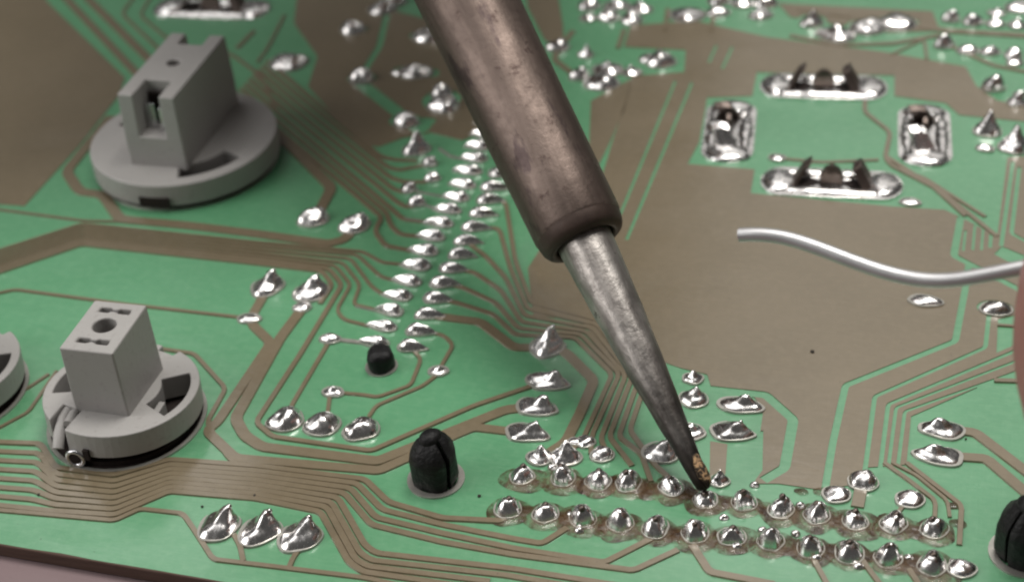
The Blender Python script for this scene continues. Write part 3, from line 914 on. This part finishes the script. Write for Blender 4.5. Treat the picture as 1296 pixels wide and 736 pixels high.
# ------------------------------------------------------------------ black plastic pegs standing through the board
def peg(label, x, y, r, h, split, rz=0):
    root = thing('plastic_peg', label, 'peg', (x, y, BZ), rz, 'black plastic pegs through the board')
    H = h - BZ
    def lathe(prof, half=None, n=26):
        vs, fs = [], []
        for rr, zz in prof:
            for i in range(n):
                t = 2 * PI * i / n
                wv = 1 + 0.22 * noise.noise(Vector((math.cos(t) * 1.3 + x, math.sin(t) * 1.3, zz * 6)))
                px_, py_ = rr * wv * math.cos(t), rr * wv * math.sin(t)
                if half is not None:
                    px_ = max(px_, 0.012) if half > 0 else min(px_, -0.012)
                vs.append((px_, py_, zz))
        for j in range(len(prof) - 1):
            for i in range(n): fs.append((j * n + i, j * n + (i + 1) % n, (j + 1) * n + (i + 1) % n, (j + 1) * n + i))
        fs.append(tuple((len(prof) - 1) * n + i for i in range(n)))
        return mesh_from(vs, fs, True)
    link('hole_rim', ring_mesh(r * 0.9, r * 1.17, -BZ - 0.001, -BZ + 0.012), M['pad'], root)
    if split:
        prof = [(r * 0.86, 0), (r * 0.9, H - h), (r * 0.95, H - h * 0.85), (r, H - h * 0.45), (r * 0.92, H - h * 0.3), (r * 0.62, H - h * 0.1), (r * 0.45, H - h * 0.03), (r * 0.2, H)]
        prof2 = [(rr * (0.96 if zz > 0 else 1), zz * (0.97 if zz > H - h * .6 else 1)) for rr, zz in prof]
        link('prong', lathe(prof, 1), M['black'], root)
        link('prong', lathe(prof2, -1), M['black'], root)
        vs = []
        knob = [(0.0 + r * .50 * math.cos(t) * k, r * .42 * math.sin(t) * k, H - h * .08 + z) for z, k in ((0, 1), (r * .2, .95), (r * .34, .6)) for t in [2 * PI * i / 16 for i in range(16)]]
        fs = [(j * 16 + i, j * 16 + (i + 1) % 16, (j + 1) * 16 + (i + 1) % 16, (j + 1) * 16 + i) for j in range(2) for i in range(16)] + [tuple(range(32, 48))]
        link('snap_head', mesh_from(knob, fs, True), M['black'], root)
    else:
        prof = [(r, 0), (r, H - h), (r, H - h * 0.35), (r * 0.93, H - h * 0.16), (r * 0.74, H - h * 0.04), (r * 0.4, H)]
        link('shaft', lathe(prof), M['black'], root)
    return root
p = at(552, 606); peg('split black snap-in peg with knobbed head beside the first header pin', p.x, p.y, 0.172, 0.40, True, D(55))
p = at(1296, 700); peg('thick black snap-in peg beyond the last header pin', p.x, p.y, 0.19, 0.43, True, D(-40))
p = at(483, 464); peg('short round black peg at the end of the slender pad columns', p.x, p.y, 0.107, 0.165, False)

# ------------------------------------------------------------------ the soldering iron
tip = at(893, 620, 0.125)
cr, cu_, cf = rot @ Vector((1, 0, 0)), rot @ Vector((0, 1, 0)), rot @ Vector((0, 0, -1))
ang, rec = D(24.8), D(20)
axis = (cu_ * math.cos(ang) - cr * math.sin(ang)) * math.cos(rec) + cf * math.sin(rec)
axis.normalize()
iron = thing('soldering_iron', 'soldering iron with brown oxidised barrel and worn conical tip touching a header pin', 'soldering iron', tip)
iron.rotation_mode = 'QUATERNION'
iron.rotation_quaternion = axis.to_track_quat('Z', 'Y')
def lathe(prof, n=64, wob=0.0, seed=0.0, cap=True):
    vs, fs = [], []
    for r, z in prof:
        for i in range(n):
            t = 2 * PI * i / n
            k = 1 + wob * noise.noise(Vector((math.cos(t) * 2 + seed, math.sin(t) * 2, z * 5)))
            vs.append((r * k * math.cos(t), r * k * math.sin(t), z))
    for j in range(len(prof) - 1):
        for i in range(n): fs.append((j * n + i, j * n + (i + 1) % n, (j + 1) * n + (i + 1) % n, (j + 1) * n + i))
    return mesh_from(vs, fs, True)
E0 = 1.955     # where the barrel ends
prof = [(0.006, 0.0), (0.034, 0.008), (0.050, 0.03), (0.058, 0.08), (0.066, 0.18), (0.078, 0.33), (0.098, 0.52), (0.120, 0.75), (0.146, 1.05), (0.170, 1.40), (0.190, 1.75), (0.203, 2.03), (0.205, 2.25), (0.05, 2.26)]
fine = []
for (r0, z0), (r1, z1) in zip(prof, prof[1:]):
    m = max(1, int((z1 - z0) / 0.05))
    fine += [(r0 + (r1 - r0) * i / m, z0 + (z1 - z0) * i / m) for i in range(m)]
fine.append(prof[-1])
link('tip', lathe(fine, 56, 0.035, 3), M['tip'], iron)
barrel = [(0.318, E0 + 0.112), (0.329, E0 + 0.135), (0.333, E0 + 0.5), (0.345, E0 + 1.2), (0.366, E0 + 2.4), (0.39, E0 + 4.2), (0.30, E0 + 4.21)]
link('barrel', lathe(barrel, 72, 0.004), M['barrel'], iron)
lip = [(0.215, E0 + 0.10), (0.218, E0 + 0.01), (0.228, E0 - 0.005), (0.250, E0 - 0.008), (0.288, E0 + 0.010), (0.306, E0 + 0.04), (0.316, E0 + 0.085), (0.3195, E0 + 0.114)]
link('lip', lathe(lip, 72, 0.01, 8), M['lip'], iron)
# lump of burnt flux on one side of the point
vs, fs = [], []
for j in range(9):
    for i in range(14):
        t = 2 * PI * i / 14; f = PI * (j + 0.5) / 9
        k = 1 + 0.25 * noise.noise(Vector((math.cos(t) * 2, math.sin(t) * 2, f * 2)))
        vs.append((0.045 * math.sin(f) * math.cos(t) * k, 0.045 * math.sin(f) * math.sin(t) * k, -0.13 * math.cos(f) * k))
for j in range(8):
    for i in range(14): fs.append((j * 14 + i, j * 14 + (i + 1) % 14, (j + 1) * 14 + (i + 1) % 14, (j + 1) * 14 + i))
crust = link('burnt_flux', mesh_from(vs, fs, True), M['crust'], iron)
loc = iron.rotation_quaternion.inverted() @ (cr * 0.030 - cf * 0.042)
crust.location = (loc.x, loc.y, 0.14)

# ------------------------------------------------------------------ solder wire and the hand that feeds it
def tube(name, pts, r, mat, parent=None):
    cu = bpy.data.curves.new(name, 'CURVE'); cu.dimensions = '3D'; cu.bevel_depth = r; cu.bevel_resolution = 5; cu.use_fill_caps = True
    sp = cu.splines.new('NURBS'); sp.points.add(len(pts) - 1); sp.order_u = 4; sp.use_endpoint_u = True; sp.resolution_u = 8
    for i, p_ in enumerate(pts): sp.points[i].co = (*p_, 1)
    tmp = bpy.data.objects.new('tmp', cu)
    me = bpy.data.meshes.new_from_object(tmp)
    bpy.data.objects.remove(tmp); bpy.data.curves.remove(cu)
    me.shade_smooth()
    return link(name, me, M[mat], parent)
wp = [(936, 297, 9.9), (958, 296, 9.85), (990, 298, 9.8), (1040, 315, 9.7), (1090, 335, 9.6), (1140, 351, 9.5), (1190, 357, 9.4), (1240, 349, 9.3), (1296, 338, 9.2), (1370, 324, 9.1), (1460, 318, 9.0)]
o = tube('solder_wire', [deep(*q) for q in wp], 0.043, 'wire')
tag(o, 'bent length of silver solder wire held above the copper plane', 'wire')

def skinned(name, chains, mat, parent=None, sub=2):
    """chains: lists of (point, radius); each chain after the first starts from a named earlier vertex index"""
    vs, es, rs = [], [], []
    for start, ch in chains:
        prev = start
        for p_, r in ch:
            vs.append(p_); rs.append(r)
            if prev is not None: es.append((prev, len(vs) - 1))
            prev = len(vs) - 1
    me = bpy.data.meshes.new(name)
    me.from_pydata([tuple(v) for v in vs], es, [])
    o = bpy.data.objects.new(name, me)
    COL.objects.link(o)
    sk = o.modifiers.new('skin', 'SKIN'); sk.use_smooth_shade = True
    if not me.skin_vertices: pass
    for i, r in enumerate(rs):
        me.skin_vertices[0].data[i].radius = (r, r)
        me.skin_vertices[0].data[i].use_root = (i == 0)
    sb = o.modifiers.new('sub', 'SUBSURF'); sb.levels = sb.render_levels = sub
    dg = bpy.context.evaluated_depsgraph_get()
    m2 = bpy.data.meshes.new_from_object(o.evaluated_get(dg))
    bpy.data.objects.remove(o)
    m2.shade_smooth()
    return link(name, m2, M[mat], parent)
def hp(u, v, d): return deep(u, v, d)
# palm and wrist lie off to the side; thumb and index close on the wire
hand = [(None, [(hp(3300, 60, 8.4), 2.2), (hp(2700, 170, 8.4), 2.0), (hp(2250, 300, 8.5), 1.9)]),            # forearm, wrist, palm: 0 1 2
        (2, [(hp(1990, 240, 8.9), 1.05), (hp(1760, 170, 9.2), 0.86), (hp(1560, 210, 9.35), 0.80), (hp(1440, 290, 9.35), 0.70)]),    # index
        (2, [(hp(2010, 420, 8.5), 1.0), (hp(1760, 440, 8.5), 0.92), (hp(1530, 432, 8.55), 0.90), (hp(1366, 428, 8.6), 0.86), (hp(1300, 428, 8.6), 0.64)]),    # thumb
        (2, [(hp(2050, 150, 9.6), 0.95), (hp(1860, 60, 10.0), 0.82), (hp(1740, 110, 10.2), 0.76), (hp(1760, 220, 10.1), 0.62)]),       # curled fingers
        (2, [(hp(2120, 60, 9.9), 0.9), (hp(1960, -40, 10.2), 0.78), (hp(1850, 10, 10.4), 0.72), (hp(1880, 110, 10.3), 0.58)]),
        (2, [(hp(2200, -20, 10.0), 0.85), (hp(2070, -110, 10.2), 0.7), (hp(1980, -70, 10.4), 0.62), (hp(2000, 20, 10.3), 0.5)])]
o = skinned('hand', hand, 'skin')
tag(o, 'bare fingertip reaching in, feeding the silver solder wire', 'hand')

# handle of the iron and the hand that holds it, above the far corner
a = NT('grip_rubber')
n1 = a.noise(6, 4, 0.6)
a.set(col=a.mix(n1, (0.012, 0.016, 0.03), (0.03, 0.035, 0.05)), rough=0.7, normal=a.bump(n1, 0.3, 0.03))
M['grip'] = a.m
link('ferrule', lathe([(0.30, E0 + 4.2), (0.52, E0 + 4.22), (0.55, E0 + 4.6), (0.75, E0 + 4.9), (0.75, E0 + 5.1), (0.5, E0 + 5.11)], 48), M['lip'], iron)
link('handle', lathe([(0.5, E0 + 5.0), (0.95, E0 + 5.05), (1.0, E0 + 5.5), (0.85, E0 + 6.5), (0.95, E0 + 8.5), (0.9, E0 + 12.0), (0.75, E0 + 15.0), (0.3, E0 + 15.6)], 48), M['grip'], iron)
e1 = axis.cross(Vector((0, 0, 1))).normalized()
e2 = e1.cross(axis).normalized()
def ip(s_, x_, y_): return tip + axis * (E0 + s_) + e1 * x_ + e2 * y_
fist = [(None, [(ip(24, 5.5, 6.5), 2.7), (ip(15, 3.6, 4.2), 2.3), (ip(10.5, 2.4, 2.4), 2.3)]),                                     # forearm, wrist, palm
        (2, [(ip(7.6, 2.6, 1.6), 1.1), (ip(5.9, 1.7, 1.7), 0.9), (ip(4.9, 0.2, 1.5), 0.82), (ip(4.8, -0.9, 0.8), 0.66)]),          # index along the grip
        (2, [(ip(9.2, 0.4, 2.7), 1.1), (ip(7.4, -0.9, 1.9), 0.95), (ip(6.1, -1.5, 0.9), 0.8), (ip(5.6, -1.5, 0.1), 0.62)]),         # thumb
        (2, [(ip(8.0, 2.9, 0.4), 1.05), (ip(7.0, 2.5, -1.2), 0.88), (ip(6.4, 0.9, -1.9), 0.8), (ip(6.4, -0.5, -1.7), 0.64)]),
        (2, [(ip(9.4, 3.0, -0.1), 1.0), (ip(8.8, 2.5, -1.6), 0.84), (ip(8.3, 0.9, -2.1), 0.76), (ip(8.3, -0.4, -1.8), 0.6)]),
        (2, [(ip(10.8, 3.0, 0.0), 0.95), (ip(10.4, 2.4, -1.5), 0.76), (ip(10.0, 1.0, -1.9), 0.68), (ip(10.0, -0.2, -1.6), 0.54)])]
o = skinned('hand', fist, 'skin')
tag(o, 'closed hand gripping the handle of the soldering iron', 'hand')

# ------------------------------------------------------------------ small dirt on the board
for k, (u, v, r) in enumerate(((1028, 446, .016), (607, 628, .013), (322, 628, .013), (256, 641, .009), (50, 626, .012), (1222, 556, .008))):
    c = at(u, v)
    b = bmesh.new()
    bmesh.ops.create_icosphere(b, subdivisions=2, radius=r)
    for vv in b.verts:
        vv.co *= 1 + 0.5 * noise.noise(vv.co * 60 + Vector((k, 0, 0)))
        vv.co.z *= 0.6
    o = link('dirt_speck', bm_mesh(b, True), M['dust'], board)
    o.location = (c.x, c.y, r * 0.4 + 0.004)

# ------------------------------------------------------------------ flux fume drifting up beside the point
a = NT('fume')
a.t.nodes.remove(a.p)
pv_ = a.n('ShaderNodeVolumePrincipled')
pv_.inputs['Color'].default_value = (0.86, 0.86, 0.84, 1)
nz = a.noise(1.5, 4, 0.6, a.geo(), 1.2)
mr = a.n('ShaderNodeMapRange')
a.l(nz, mr.inputs['Value'])
mr.inputs['From Min'].default_value = 0.42; mr.inputs['From Max'].default_value = 0.75
mr.inputs['To Min'].default_value = 0.0; mr.inputs['To Max'].default_value = 0.9
a.l(mr.outputs[0], pv_.inputs['Density'])
a.l(pv_.outputs[0], a.out.inputs['Volume'])
M['fume'] = a.m
path = [(at(888, 618, 0.16), 0.10), (at(868, 592, 0.25), 0.18), (at(830, 545, 0.35), 0.26), (at(785, 480, 0.45), 0.34), (at(735, 420, 0.55), 0.42), (at(695, 370, 0.62), 0.46), (at(672, 325, 0.66), 0.36), (at(660, 300, 0.68), 0.12)]
vs, fs = [], []
N_ = 18
for q, (c, r) in enumerate(path):
    for i in range(N_):
        t = 2 * PI * i / N_
        k = r * (1 + 0.3 * noise.noise(Vector((math.cos(t), math.sin(t), q * 0.8))))
        vs.append((c.x + k * math.cos(t), c.y + k * 0.4 * math.sin(t), c.z + min(k, c.z * 0.92) * 0.9 * math.sin(t)))
for q in range(len(path) - 1):
    for i in range(N_): fs.append((q * N_ + i, q * N_ + (i + 1) % N_, (q + 1) * N_ + (i + 1) % N_, (q + 1) * N_ + i))
fs.append(tuple(range(N_))[::-1]); fs.append(tuple((len(path) - 1) * N_ + i for i in range(N_)))
b = bmesh.new(); b.from_mesh(mesh_from(vs, fs))
o = link('smoke', bm_mesh(b), M['fume'])
o['kind'] = 'stuff'
tag(o, 'thin grey flux smoke drifting from the hot tip over the tracks', 'smoke')
